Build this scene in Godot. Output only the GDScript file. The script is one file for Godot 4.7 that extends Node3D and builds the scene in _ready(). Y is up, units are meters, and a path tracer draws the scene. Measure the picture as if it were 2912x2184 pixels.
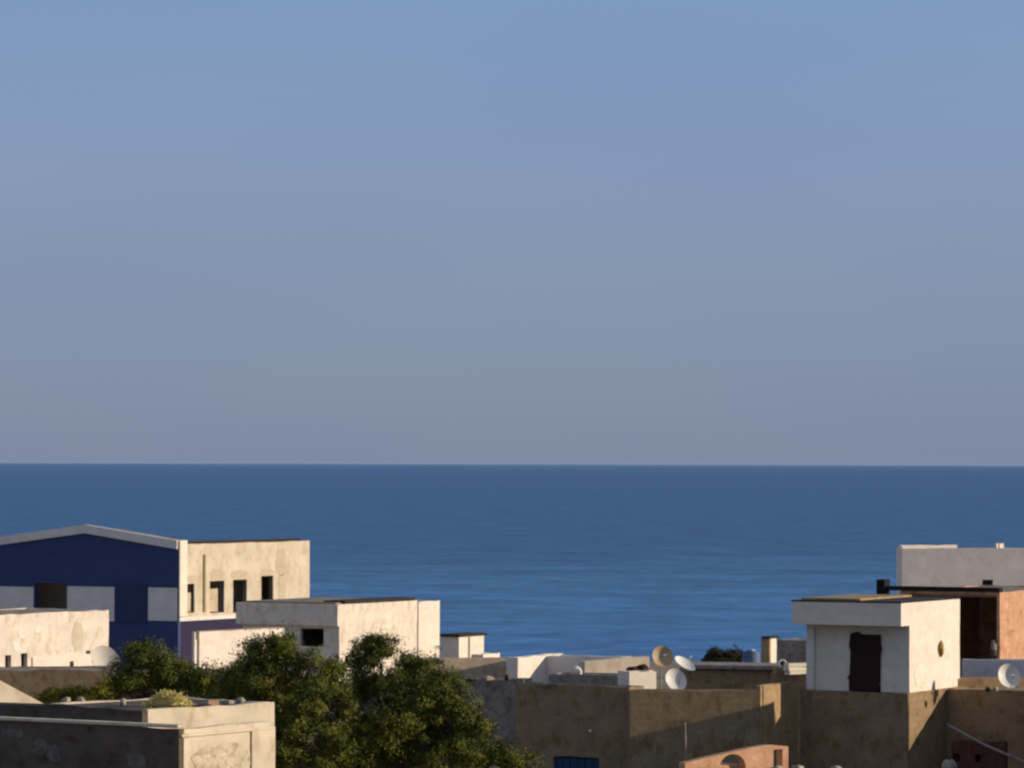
extends Node3D
# Low coastal town in evening sun, seen through a long lens over the roofs to the sea. Metres, y up, sea level at y = 0.

var M := {}
var taken := {}
var rng := RandomNumberGenerator.new()

# ---------------------------------------------------------------- textures and materials
func field(seed_: int, freq: float, oct: int, w: int = 256, h: int = 256, stretch: int = 1) -> Image:
	var n := FastNoiseLite.new()
	n.noise_type = FastNoiseLite.TYPE_SIMPLEX_SMOOTH
	n.seed = seed_
	n.frequency = freq
	n.fractal_octaves = oct
	var im: Image = n.get_seamless_image(w, h / stretch)
	if stretch > 1:
		im.resize(w, h, Image.INTERPOLATE_CUBIC)
	return im

# blends up to three grey noise fields into a tint map: coarse patches, fine mottling and dark marks
func stain_tex(seed_: int, coarse: float, fine: float, marks: float, streak: int, warm: float, size: int = 256) -> ImageTexture:
	var a := field(seed_, 0.012, 4, size, size, 1)
	var b := field(seed_ + 7, 0.06, 3, size, size, 1)
	var c := field(seed_ + 13, 0.03, 4, size, size, streak)
	var im := Image.create(size, size, false, Image.FORMAT_RGB8)
	for y in size:
		for x in size:
			var v := 1.0 - coarse * (1.0 - a.get_pixel(x, y).r) - fine * (1.0 - b.get_pixel(x, y).r)
			var k: float = smoothstep(0.55, 0.8, c.get_pixel(x, y).r)
			v -= marks * k
			v = clampf(v, 0.05, 1.0)
			var w := warm * k
			im.set_pixel(x, y, Color(v, v * (1.0 - 0.35 * w), v * (1.0 - 0.8 * w)))
	im.generate_mipmaps()
	return ImageTexture.create_from_image(im)

func mat(key: String, lin: Color, rough: float, tex: Texture2D = null, tile: float = 4.0, spec: float = 0.3) -> StandardMaterial3D:
	var m := StandardMaterial3D.new()
	m.resource_name = key
	m.albedo_color = lin.linear_to_srgb()
	m.roughness = rough
	m.metallic_specular = spec
	if tex:
		m.albedo_texture = tex
		m.uv1_triplanar = true
		m.uv1_world_triplanar = true
		m.uv1_scale = Vector3.ONE / tile
	M[key] = m
	return m

# ---------------------------------------------------------------- nodes
func numbered(n: String) -> String:
	if not taken.has(n):
		taken[n] = 0
		return n
	taken[n] += 1
	return "%s_%03d" % [n, taken[n]]

func tag(o: Node, label: String, category: String, group: String = "", kind: String = "thing") -> void:
	if label: o.set_meta("label", label)
	if category: o.set_meta("category", category)
	if group: o.set_meta("group", group)
	if kind: o.set_meta("kind", kind)

func thing(called: String, label: String, category: String, at: Vector3, yaw: float = 0.0, group: String = "") -> Node3D:
	var o := Node3D.new()
	o.name = numbered(called)
	add_child(o)
	o.position = at
	o.rotation.y = deg_to_rad(yaw)
	tag(o, label, category, group)
	return o

func begin() -> SurfaceTool:
	var st := SurfaceTool.new()
	st.begin(Mesh.PRIMITIVE_TRIANGLES)
	return st

func part(st: SurfaceTool, called: String, m: Material, parent: Node) -> MeshInstance3D:
	var o := MeshInstance3D.new()
	o.name = called
	st.index()
	o.mesh = st.commit()
	o.material_override = m
	parent.add_child(o, true)
	return o

# ---------------------------------------------------------------- shapes
func tri(st: SurfaceTool, a: Vector3, b: Vector3, c: Vector3, n: Vector3) -> void:
	var flip := (b - a).cross(c - a).dot(n) > 0.0
	for p in ([a, c, b] if flip else [a, b, c]):
		st.set_normal(n)
		st.add_vertex(p)

func quad(st: SurfaceTool, a: Vector3, b: Vector3, c: Vector3, d: Vector3, n: Vector3) -> void:
	tri(st, a, b, c, n)
	tri(st, a, c, d, n)

func wob(p: Vector3, k: float) -> float:
	var s := sin(p.x * 12.9898 + p.y * 78.233 + p.z * 37.719) * 43758.5453
	return (s - floor(s) - 0.5) * 2.0 * k

# a wall sheet of thickness t with rectangular openings [u0, v0, u1, v1]; the free edges are a little uneven, as hand-laid walls are
func panel(st: SurfaceTool, o: Vector3, u: Vector3, v: Vector3, n: Vector3, w: float, h: float, t: float, holes: Array = [], uneven: float = 0.018) -> void:
	var us := [0.0, w]
	var vs := [0.0, h]
	for q in holes:
		us.append(clampf(q[0], 0.0, w)); us.append(clampf(q[2], 0.0, w))
		vs.append(clampf(q[1], 0.0, h)); vs.append(clampf(q[3], 0.0, h))
	us = cuts(us, 0.7); vs = cuts(vs, 0.9)
	var pts := []
	for i in us.size():
		var col := []
		for j in vs.size():
			var p: Vector3 = o + u * us[i] + v * vs[j]
			if j == vs.size() - 1:
				p += v * wob(p, uneven)
			elif j > 0 and (i == 0 or i == us.size() - 1):
				p += u * wob(p + Vector3.ONE, uneven * 0.6)
			elif i > 0 and i < us.size() - 1 and j > 0:
				p += v * wob(p, uneven * 0.7) + u * wob(p + Vector3.ONE, uneven * 0.7)
			col.append(p)
		pts.append(col)
	var solid := func(i: int, j: int) -> bool:
		if i < 0 or j < 0 or i >= us.size() - 1 or j >= vs.size() - 1: return false
		var cu: float = (us[i] + us[i + 1]) * 0.5
		var cv: float = (vs[j] + vs[j + 1]) * 0.5
		for q in holes:
			if cu > q[0] and cu < q[2] and cv > q[1] and cv < q[3]: return false
		return true
	var back := -n * t
	for i in us.size() - 1:
		for j in vs.size() - 1:
			if not solid.call(i, j): continue
			var a: Vector3 = pts[i][j]
			var b: Vector3 = pts[i + 1][j]
			var c: Vector3 = pts[i + 1][j + 1]
			var d: Vector3 = pts[i][j + 1]
			quad(st, a, b, c, d, n)
			quad(st, a + back, b + back, c + back, d + back, -n)
			if not solid.call(i - 1, j): quad(st, a, d, d + back, a + back, -u)
			if not solid.call(i + 1, j): quad(st, b, c, c + back, b + back, u)
			if not solid.call(i, j - 1): quad(st, a, b, b + back, a + back, -v)
			if not solid.call(i, j + 1): quad(st, d, c, c + back, d + back, v)

func cuts(a: Array, step: float) -> Array:
	a.sort()
	var out := [a[0]]
	for k in range(1, a.size()):
		var gap: float = a[k] - a[k - 1]
		if gap < 0.001: continue
		var n := int(ceil(gap / step))
		for s in n:
			out.append(a[k - 1] + gap * float(s + 1) / n)
	return out

# box with chamfered edges
func box(st: SurfaceTool, lo: Vector3, hi: Vector3, bev: float = 0.015) -> void:
	var c := (lo + hi) * 0.5
	var e := (hi - lo) * 0.5
	bev = minf(bev, minf(e.x, minf(e.y, e.z)) * 0.6)
	for ax in 3:
		var ay := (ax + 1) % 3
		var az := (ax + 2) % 3
		for s in [-1.0, 1.0]:
			var n := Vector3.ZERO
			n[ax] = s
			var q := []
			for k in [[-1, -1], [1, -1], [1, 1], [-1, 1]]:
				var p := Vector3.ZERO
				p[ax] = s * e[ax]
				p[ay] = k[0] * (e[ay] - bev)
				p[az] = k[1] * (e[az] - bev)
				q.append(c + p)
			quad(st, q[0], q[1], q[2], q[3], n)
		for s1 in [-1.0, 1.0]:
			for s2 in [-1.0, 1.0]:
				var q := []
				for k in [[-1, 0], [1, 0], [1, 1], [-1, 1]]:
					var p := Vector3.ZERO
					p[ax] = k[0] * (e[ax] - bev)
					p[ay] = s1 * (e[ay] - (bev if k[1] == 1 else 0.0))
					p[az] = s2 * (e[az] - (0.0 if k[1] == 1 else bev))
					q.append(c + p)
				var n := Vector3.ZERO
				n[ay] = s1; n[az] = s2
				quad(st, q[0], q[1], q[2], q[3], n.normalized())
	for sx in [-1.0, 1.0]:
		for sy in [-1.0, 1.0]:
			for sz in [-1.0, 1.0]:
				var s := Vector3(sx, sy, sz)
				tri(st, c + s * (e - Vector3(0, bev, bev)), c + s * (e - Vector3(bev, 0, bev)), c + s * (e - Vector3(bev, bev, 0)), s.normalized())

func tube(st: SurfaceTool, pts: Array, radii: Array, sides: int = 8) -> void:
	var rings := []
	for i in pts.size():
		var d: Vector3 = (pts[mini(i + 1, pts.size() - 1)] - pts[maxi(i - 1, 0)]).normalized()
		var x := d.cross(Vector3(0.31, 0.2, 0.93)).normalized()
		var y := d.cross(x)
		var ring := []
		for k in sides:
			var a := TAU * k / sides
			var nn := x * cos(a) + y * sin(a)
			ring.append([pts[i] + nn * radii[i], nn])
		rings.append(ring)
	for i in pts.size() - 1:
		for k in sides:
			var a = rings[i][k]
			var b = rings[i][(k + 1) % sides]
			var c = rings[i + 1][(k + 1) % sides]
			var d = rings[i + 1][k]
			var flip: bool = (b[0] - a[0]).cross(c[0] - a[0]).dot(a[1]) > 0.0
			for p in ([a, c, b, a, d, c] if flip else [a, b, c, a, c, d]):
				st.set_normal(p[1])
				st.add_vertex(p[0])
	for e in [0, pts.size() - 1]:
		var n: Vector3 = (pts[0] - pts[1]).normalized() if e == 0 else (pts[-1] - pts[-2]).normalized()
		for k in sides:
			tri(st, pts[e], rings[e][k][0], rings[e][(k + 1) % sides][0], n)

# flat outline in the x-y plane drawn out along -z
func slab(st: SurfaceTool, outline: PackedVector2Array, depth: float) -> void:
	var idx := Geometry2D.triangulate_polygon(outline)
	for k in range(0, idx.size(), 3):
		var a := outline[idx[k]]
		var b := outline[idx[k + 1]]
		var c := outline[idx[k + 2]]
		tri(st, Vector3(a.x, a.y, 0), Vector3(b.x, b.y, 0), Vector3(c.x, c.y, 0), Vector3.BACK)
		tri(st, Vector3(a.x, a.y, -depth), Vector3(b.x, b.y, -depth), Vector3(c.x, c.y, -depth), Vector3.FORWARD)
	var cw := Geometry2D.is_polygon_clockwise(outline)
	for k in outline.size():
		var a := outline[k]
		var b := outline[(k + 1) % outline.size()]
		var e := b - a
		var n := Vector3(e.y, -e.x, 0).normalized() * (-1.0 if cw else 1.0)
		quad(st, Vector3(a.x, a.y, 0), Vector3(b.x, b.y, 0), Vector3(b.x, b.y, -depth), Vector3(a.x, a.y, -depth), n)

# lumpy closed stone or bundle
func lump(st: SurfaceTool, c: Vector3, r: Vector3, seed_: int, rough: float = 0.25) -> void:
	var g := RandomNumberGenerator.new()
	g.seed = seed_
	var rows := 6
	var cols := 9
	var ph := g.randf() * 6.0
	var grid := []
	for i in rows + 1:
		var row := []
		for j in cols:
			var a := PI * i / rows
			var b := TAU * j / cols
			var d := Vector3(sin(a) * cos(b), cos(a), sin(a) * sin(b))
			var k := 1.0 + rough * sin(d.x * 3.1 + ph) * cos(d.z * 2.7 + ph * 1.7) + (g.randf() - 0.5) * rough * 0.6 * sin(a)
			row.append(c + d * r * k)
		grid.append(row)
	st.set_smooth_group(-1)
	for i in rows:
		for j in cols:
			var a: Vector3 = grid[i][j]
			var b: Vector3 = grid[i][(j + 1) % cols]
			var e: Vector3 = grid[i + 1][(j + 1) % cols]
			var d: Vector3 = grid[i + 1][j]
			var n := ((a + b + e + d) * 0.25 - c).normalized()
			if i > 0: tri(st, a, b, e, n)
			if i < rows - 1: tri(st, a, e, d, n)

# ---------------------------------------------------------------- builders
# A flat-roofed house. Origin at the base of its front right corner; the front runs along -x, the right side along -z.
# o: m (wall material), front / side (openings), roof_drop (parapet height), roof (roof material), front_m
func house(called: String, label: String, category: String, at: Vector3, yaw: float, la: float, lb: float, h: float, o: Dictionary = {}) -> Node3D:
	var t := thing(called, label, category, at, yaw, o.get("group", ""))
	var th: float = o.get("thick", 0.2)
	var front := []
	for q in o.get("front", []):
		front.append([q[0] + la, q[1], q[2] + la, q[3]])
	var side := []
	for q in o.get("side", []):
		side.append([q[0] - th, q[1], q[2] - th, q[3]])
	var st := begin()
	panel(st, Vector3(-la, 0, 0), Vector3.RIGHT, Vector3.UP, Vector3.BACK, la, h, th, front, o.get("uneven", 0.018))
	if o.has("front_m"):
		part(st, "wall", o.front_m, t)
		st = begin()
	panel(st, Vector3(0, 0, -th), Vector3.FORWARD, Vector3.UP, Vector3.RIGHT, lb - 2 * th, h, th, side, o.get("uneven", 0.018))
	var bh: float = o.get("back_h", h)
	panel(st, Vector3(0, 0, -lb), Vector3.LEFT, Vector3.UP, Vector3.FORWARD, la, bh, th)
	panel(st, Vector3(-la, 0, -lb + th), Vector3.BACK, Vector3.UP, Vector3.LEFT, lb - 2 * th, bh, th)
	part(st, "wall", o.m, t)
	var drop: float = o.get("roof_drop", 0.0)
	var rs := begin()
	var y1 := h - drop
	if drop > 0.05:
		box(rs, Vector3(-la + th - 0.03, y1 - 0.18, -lb + th - 0.03), Vector3(-th + 0.03, y1, -th + 0.03), 0.0)
	else:
		box(rs, Vector3(-la + th - 0.03, h - 0.2, -lb + th - 0.03), Vector3(-th + 0.03, h - 0.03, -th + 0.03), 0.0)
	part(rs, "roof", o.get("roof", M.roof), t)
	if o.has("coping"):
		var c: float = o.coping
		var cs := begin()
		box(cs, Vector3(-la - 0.04, h + 0.004, -th - 0.03), Vector3(0.04, h + c, 0.04), 0.02)
		box(cs, Vector3(-th - 0.03, h + 0.004, -lb - 0.04), Vector3(0.04, h + c, -th - 0.034), 0.02)
		box(cs, Vector3(-la - 0.04, h + 0.004, -lb - 0.04), Vector3(-th - 0.034, h + c, -lb + th), 0.02)
		box(cs, Vector3(-la - 0.04, h + 0.004, -lb + th + 0.004), Vector3(-la + th, h + c, -th - 0.034), 0.02)
		part(cs, "coping", o.get("coping_m", o.m), t)
	return t

# window lining set into an opening of the side wall: four bars
func side_window(t: Node3D, q: Array, m: Material) -> void:
	var w := begin()
	var b := 0.05
	for r in [[q[0], q[1], q[0] + b, q[3]], [q[2] - b, q[1], q[2], q[3]], [q[0] + b, q[3] - b, q[2] - b, q[3]], [q[0] + b, q[1], q[2] - b, q[1] + b]]:
		box(w, Vector3(-0.16, r[1], -r[2]), Vector3(-0.1, r[3], -r[0]), 0.005)
	part(w, "window", m, t)

func side_box(t: Node3D, called: String, q: Array, x0: float, x1: float, m: Material, bev: float = 0.015) -> MeshInstance3D:
	var s := begin()
	box(s, Vector3(x0, q[1], -q[2]), Vector3(x1, q[3], -q[0]), bev)
	return part(s, called, m, t)

func front_box(t: Node3D, called: String, q: Array, z0: float, z1: float, m: Material, bev: float = 0.015) -> MeshInstance3D:
	var s := begin()
	box(s, Vector3(q[0], q[1], z0), Vector3(q[2], q[3], z1), bev)
	return part(s, called, m, t)

# patch of later render with its own ragged outline, standing a few millimetres off the right side wall
func side_patch(t: Node3D, q: Array, seed_: int, m: Material) -> void:
	var g := RandomNumberGenerator.new()
	g.seed = seed_
	var ol := PackedVector2Array()
	var c := Vector2(q[0] + q[2], q[1] + q[3]) * 0.5
	var r := Vector2(q[2] - q[0], q[3] - q[1]) * 0.5
	for k in 18:
		var a := TAU * k / 18.0
		var e := Vector2(cos(a), sin(a))
		e /= pow(pow(absf(e.x), 3.0) + pow(absf(e.y), 3.0), 1.0 / 3.0)
		ol.append(c + e * r * g.randf_range(0.72, 1.05))
	var s := begin()
	slab(s, ol, 0.008)
	var o := part(s, "render_patch", m, t)
	o.rotation.y = PI / 2
	o.position.x = 0.011

func front_patch(t: Node3D, q: Array, seed_: int, m: Material) -> void:
	side_patch(t, q, seed_, m)
	var o: Node3D = t.get_child(t.get_child_count() - 1)
	o.rotation.y = 0.0
	o.position = Vector3(0, 0, 0.011)

# satellite dish: bowl facing local +z tilted up, feed arm, feed and mast standing at the origin
func dish(label: String, at: Vector3, yaw: float, r: float, mast: float, tilt: float, m: Material) -> void:
	var t := thing("satellite_dish", label, "satellite dish", at, yaw, "satellite dishes on the roofs")
	var b := Basis(Vector3.RIGHT, deg_to_rad(-tilt))
	var c := Vector3(0, mast, 0.1)
	var st := begin()
	var rings := 6
	var seg := 24
	for side in 2:
		for i in rings:
			for j in seg:
				var q := []
				for k in [[i, j], [i + 1, j], [i + 1, j + 1], [i, j + 1]]:
					var rr: float = r * k[0] / rings
					var a: float = TAU * k[1] / seg
					var p := Vector3(cos(a) * rr * 0.92, sin(a) * rr, 0.42 * rr * rr / r - side * 0.012)
					var n := Vector3(-cos(a) * 0.84 * rr / r, -sin(a) * 0.84 * rr / r, 1.0).normalized() * (1.0 if side == 0 else -1.0)
					q.append([c + b * p, b * n])
				for w in ([q[0], q[2], q[1], q[0], q[3], q[2]] if side == 0 else [q[0], q[1], q[2], q[0], q[2], q[3]]):
					st.set_normal(w[1]); st.add_vertex(w[0])
	for j in seg:
		var e := []
		for k in [[j, 0], [j + 1, 0], [j + 1, 1], [j, 1]]:
			var a: float = TAU * k[0] / seg
			e.append(c + b * Vector3(cos(a) * r * 0.92, sin(a) * r, 0.42 * r - k[1] * 0.012))
		quad(st, e[0], e[1], e[2], e[3], (b * Vector3(cos(TAU * j / seg), sin(TAU * j / seg), 0)).normalized())
	part(st, "reflector", m, t)
	var s := begin()
	var foot := c + b * Vector3(0, -r, 0.42 * r)
	var tip := c + b * Vector3(0, -0.12 * r, 1.15 * r)
	tube(s, [foot, tip], [0.015, 0.012], 6)
	var arm := part(s, "feed_arm", M.steel, t)
	s = begin()
	tube(s, [tip + b * Vector3(0, -0.03, 0.05), tip + b * Vector3(0, 0.01, -0.09)], [0.03, 0.045], 8)
	part(s, "feed", M.offwhite, arm)
	s = begin()
	tube(s, [Vector3(0, -0.02, 0), Vector3(0, mast - 0.02, 0)], [0.028, 0.028], 8)
	tube(s, [Vector3(0, mast - 0.04, -0.01), c + b * Vector3(0, 0, -0.01)], [0.03, 0.05], 8)
	part(s, "mast", M.steel, t)

# tree: tapered trunk with limbs to each lobe, and a crown of many small leaves gathered in clumps
func tree(called: String, label: String, category: String, foot: Vector3, lobes: Array, clumps: int, per: int, leaf: float, seed_: int, m: Material, trunk_r: float = 0.16, group: String = "", dark := Color(0.056, 0.070, 0.012), pale := Color(0.168, 0.162, 0.022)) -> Node3D:
	var t := thing(called, label, category, foot, 0.0, group)
	var g := RandomNumberGenerator.new()
	g.seed = seed_
	var wood := begin()
	var mean := Vector3.ZERO
	for l in lobes: mean += l[0] - foot
	mean /= lobes.size()
	var fork := Vector3(mean.x * 0.35, maxf(mean.y * 0.4, 0.4), mean.z * 0.3)
	tube(wood, [Vector3(0, -0.1, 0), fork * 0.5 + Vector3(0.05, 0, 0.03), fork], [trunk_r * 1.25, trunk_r, trunk_r * 0.8], 9)
	for l in lobes:
		var e: Vector3 = l[0] - foot
		var mid := fork.lerp(e, 0.5) + Vector3(g.randf_range(-0.15, 0.15), 0.15, g.randf_range(-0.15, 0.15))
		tube(wood, [fork, mid, e], [trunk_r * 0.55, trunk_r * 0.3, trunk_r * 0.12], 6)
		for k in 4:
			var d := Vector3(g.randfn(), g.randfn() + 0.4, g.randfn()).normalized()
			tube(wood, [mid.lerp(e, g.randf_range(0.3, 1.0)), e + d * l[1] * 0.85], [trunk_r * 0.12, 0.008], 5)
	part(wood, "trunk", M.bark, t)
	var vs := PackedVector3Array()
	var ns := PackedVector3Array()
	var cs := PackedColorArray()
	var total := 0.0
	var fine_lobes := []
	for l in lobes:
		for k in 7:
			var d := Vector3(g.randfn(), g.randfn() + 0.25, g.randfn()).normalized()
			var q := g.randf_range(0.38, 0.58)
			fine_lobes.append([l[0] + d * l[1] * g.randf_range(0.5, 0.72), l[1] * q])
	lobes = fine_lobes
	for l in lobes: total += pow(l[1].x * l[1].y * l[1].z, 0.67)
	for l in lobes:
		var e: Vector3 = l[0] - foot
		var share := int(clumps * pow(l[1].x * l[1].y * l[1].z, 0.67) / total) + 1
		for c in share:
			var d := Vector3(g.randfn(), g.randfn(), g.randfn()).normalized()
			var reach := pow(g.randf(), 0.4) * (0.95 + 0.22 * sin(d.x * 5.0 + seed_) * cos(d.y * 4.0 + d.z * 6.0))
			if g.randf() < 0.1:
				reach = g.randf_range(1.1, 1.5)
			var cp: Vector3 = e + d * l[1] * reach
			if foot.y + cp.y < foot.y + 0.05: continue
			var cr := g.randf_range(0.10, 0.26)
			var hue := g.randf()
			for k in per:
				var o := Vector3(g.randfn(), g.randfn() * 0.8, g.randfn()) * cr * 0.55
				var p := cp + o
				var n := (Vector3(g.randfn(), g.randfn(), g.randfn()).normalized() * 0.6 + d * 0.9 + Vector3.UP * 0.2).normalized()
				var ax := n.cross(Vector3(g.randfn(), g.randfn(), g.randfn())).normalized()
				var ay := n.cross(ax)
				var L := leaf * g.randf_range(0.6, 1.3)
				var W := L * g.randf_range(0.4, 0.6)
				var a := p - ax * L * 0.5
				var b := p + ay * W * 0.5 + n * W * 0.1
				var f := p + ax * L * 0.5
				var h := p - ay * W * 0.5 + n * W * 0.1
				var w := clampf(hue * 0.9 + g.randf() * 0.15, 0.0, 1.0)
				var col := dark.lerp(pale, w * w)
				for v in [a, b, f, a, f, h]:
					vs.append(v); ns.append(n); cs.append(col)
	var arr := []
	arr.resize(Mesh.ARRAY_MAX)
	arr[Mesh.ARRAY_VERTEX] = vs
	arr[Mesh.ARRAY_NORMAL] = ns
	arr[Mesh.ARRAY_COLOR] = cs
	var am := ArrayMesh.new()
	am.add_surface_from_arrays(Mesh.PRIMITIVE_TRIANGLES, arr)
	var o2 := MeshInstance3D.new()
	o2.name = "crown"
	o2.mesh = am
	o2.material_override = m
	t.add_child(o2, true)
	return t

func ground_y(d: float) -> float:
	return 13.8 - 0.0325 * d

# ---------------------------------------------------------------- scene
func _ready() -> void:
	rng.seed = 11
	# camera: a long lens on a second-floor roof
	var cam := Camera3D.new()
	cam.fov = 10.52
	cam.near = 0.5
	cam.far = 90000.0
	cam.position = Vector3(0, 20, 0)
	cam.rotation_degrees = Vector3(1.085, 0, 0.155)
	var lens := CameraAttributesPhysical.new()
	lens.frustum_focal_length = 130.34
	lens.frustum_focus_distance = 20.0
	lens.frustum_near = 0.5
	lens.frustum_far = 90000.0
	lens.exposure_aperture = 11.5
	cam.attributes = lens
	add_child(cam)
	cam.current = true
	# sky
	var we := WorldEnvironment.new()
	we.name = "environment"
	var env := Environment.new()
	env.background_mode = Environment.BG_SKY
	env.tonemap_mode = Environment.TONE_MAPPER_LINEAR
	env.tonemap_exposure = 1.0
	env.sdfgi_enabled = true
	env.ssao_enabled = true
	env.ssil_enabled = true
	var sky := Sky.new()
	var pano := PanoramaSkyMaterial.new()
	pano.panorama = sky_image()
	sky.sky_material = pano
	env.sky = sky
	we.environment = env
	add_child(we)
	# low evening sun, from the right and a little behind the camera
	var sun := DirectionalLight3D.new()
	sun.name = "sun"
	sun.light_energy = 1.5
	sun.light_color = Color(1.0, 0.85, 0.66).linear_to_srgb()
	sun.light_angular_distance = 0.5
	sun.shadow_enabled = true
	sun.directional_shadow_max_distance = 500.0
	var el := deg_to_rad(13.0)
	var az := deg_to_rad(2.0)
	var to_sun := Vector3(cos(el) * cos(az), sin(el), cos(el) * sin(az))
	add_child(sun)
	sun.look_at_from_position(to_sun * 100.0, Vector3.ZERO, Vector3.UP)

	# thin sea air
	env.fog_enabled = true
	env.fog_density = 0.000009
	env.fog_light_color = Color(0.58, 0.70, 0.84)
	materials()
	setting()
	far_things()
	left_side()
	middle_roofs()
	right_side()
	vegetation()

func sky_image() -> ImageTexture:
	var w := 1024
	var h := 512
	var im := Image.create(w, h, false, Image.FORMAT_RGBF)
	var haze := FastNoiseLite.new()
	haze.seed = 5
	haze.frequency = 1.0
	haze.fractal_octaves = 3
	var steps := [[0.0, Color(0.210, 0.254, 0.356)], [0.5, Color(0.216, 0.262, 0.368)], [2.0, Color(0.235, 0.296, 0.413)], [4.0, Color(0.238, 0.319, 0.476)], [6.2, Color(0.209, 0.325, 0.525)], [12.0, Color(0.222, 0.325, 0.510)], [35.0, Color(0.255, 0.325, 0.465)], [90.0, Color(0.270, 0.325, 0.445)]]
	for y in h:
		var el := 90.0 - (y + 0.5) / h * 180.0
		var e := maxf(el, 0.0)
		# linear radiance by height above the horizon
		var c := steps[-1][1] as Color
		for i in steps.size() - 1:
			if e >= steps[i][0] and e < steps[i + 1][0]:
				c = (steps[i][1] as Color).lerp(steps[i + 1][1], (e - steps[i][0]) / (steps[i + 1][0] - steps[i][0]))
		for x in w:
			var k := 1.0
			if el > 0.0 and el < 25.0:
				var a := TAU * x / w
				k += 0.05 * haze.get_noise_3d(cos(a) * 6.0, el * 0.35, sin(a) * 6.0)
			im.set_pixel(x, y, Color(c.r * k, c.g * k, c.b))
	return ImageTexture.create_from_image(im)

func materials() -> void:
	var soft := stain_tex(3, 0.07, 0.05, 0.03, 1, 0.05)
	var streaky := stain_tex(21, 0.12, 0.06, 0.07, 2, 0.10)
	var blotch := stain_tex(34, 0.22, 0.14, 0.14, 1, 0.15)
	var rough := stain_tex(55, 0.16, 0.14, 0.08, 2, 0.15)
	mat("white", Color(0.84, 0.735, 0.615), 0.9, soft, 5.0)
	mat("white_grubby", Color(0.84, 0.735, 0.61), 0.9, streaky, 3.5)
	mat("cream", Color(0.72, 0.61, 0.46), 0.92, streaky, 6.0)
	mat("offwhite", Color(0.62, 0.60, 0.56), 0.7)
	mat("grey_white", Color(0.84, 0.74, 0.665), 0.9, soft, 6.0)
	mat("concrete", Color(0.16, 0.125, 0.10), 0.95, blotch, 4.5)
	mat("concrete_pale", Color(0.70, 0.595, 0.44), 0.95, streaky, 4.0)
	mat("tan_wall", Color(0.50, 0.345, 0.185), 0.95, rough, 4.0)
	mat("grey_wall", Color(0.42, 0.345, 0.30), 0.95, blotch, 3.0)
	mat("blue_paint", Color(0.046, 0.067, 0.178), 0.7, soft, 5.0)
	mat("plinth_shaded", Color(0.030, 0.024, 0.062), 0.8, soft, 5.0)  # darker than the blue walls: shade on the plinth put into its colour
	mat("shutter_blue", Color(0.032, 0.048, 0.128), 0.6, soft, 2.0)
	mat("pale_tan", Color(0.62, 0.49, 0.345), 0.95, rough, 4.0)
	mat("pipe_brown", Color(0.26, 0.19, 0.10), 0.8)
	mat("patch_dark", Color(0.58, 0.475, 0.345), 0.95, soft, 3.0)
	mat("patch_pale", Color(0.86, 0.77, 0.645), 0.9, soft, 3.0)
	mat("dish_grey", Color(0.52, 0.47, 0.40), 0.6)
	mat("patch_mid", Color(0.80, 0.67, 0.48), 0.95, blotch, 2.0)
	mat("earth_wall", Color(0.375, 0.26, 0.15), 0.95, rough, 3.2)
	mat("cement_pale", Color(0.23, 0.20, 0.175), 0.95, blotch, 1.5)
	mat("band", Color(0.82, 0.745, 0.69), 0.85, soft, 5.0)
	mat("roof", Color(0.40, 0.33, 0.245), 0.95, blotch, 5.0)
	mat("terracotta", Color(0.74, 0.42, 0.255), 0.9, rough, 2.5)
	mat("brick_red", Color(0.13, 0.05, 0.034), 0.95, rough, 1.5)
	mat("rust", Color(0.055, 0.022, 0.015), 0.8, blotch, 0.9)
	mat("dark_steel", Color(0.014, 0.013, 0.013), 0.9)
	mat("dark_wood", Color(0.05, 0.038, 0.03), 0.8, rough, 1.0)
	mat("steel", Color(0.28, 0.27, 0.26), 0.5)
	mat("dish_white", Color(0.66, 0.63, 0.58), 0.5)
	mat("dish_tan", Color(0.60, 0.45, 0.27), 0.6, rough, 0.8)
	mat("blue_grey", Color(0.50, 0.53, 0.60), 0.85, soft, 3.0)
	mat("tank_blue", Color(0.10, 0.14, 0.24), 0.6)
	mat("gate_blue", Color(0.03, 0.09, 0.20), 0.5, blotch, 1.0)
	mat("straw", Color(0.88, 0.74, 0.27), 0.9, rough, 0.6)
	mat("stone", Color(0.52, 0.46, 0.38), 0.95, blotch, 1.0)
	mat("plank", Color(0.72, 0.66, 0.50), 0.7, soft, 1.0)
	mat("bark", Color(0.07, 0.05, 0.035), 0.95, rough, 0.7)
	mat("thatch", Color(0.075, 0.06, 0.045), 0.95, rough, 1.5)
	mat("ochre", Color(0.45, 0.28, 0.08), 0.9)
	mat("soil", Color(0.40, 0.31, 0.21), 0.97, blotch, 9.0)
	var lf := mat("leaf", Color.WHITE, 0.65, null, 1.0, 0.25)
	lf.vertex_color_use_as_albedo = true
	lf.cull_mode = BaseMaterial3D.CULL_DISABLED
	lf.backlight_enabled = true
	lf.backlight = Color(0.03, 0.03, 0.003).linear_to_srgb()

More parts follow.
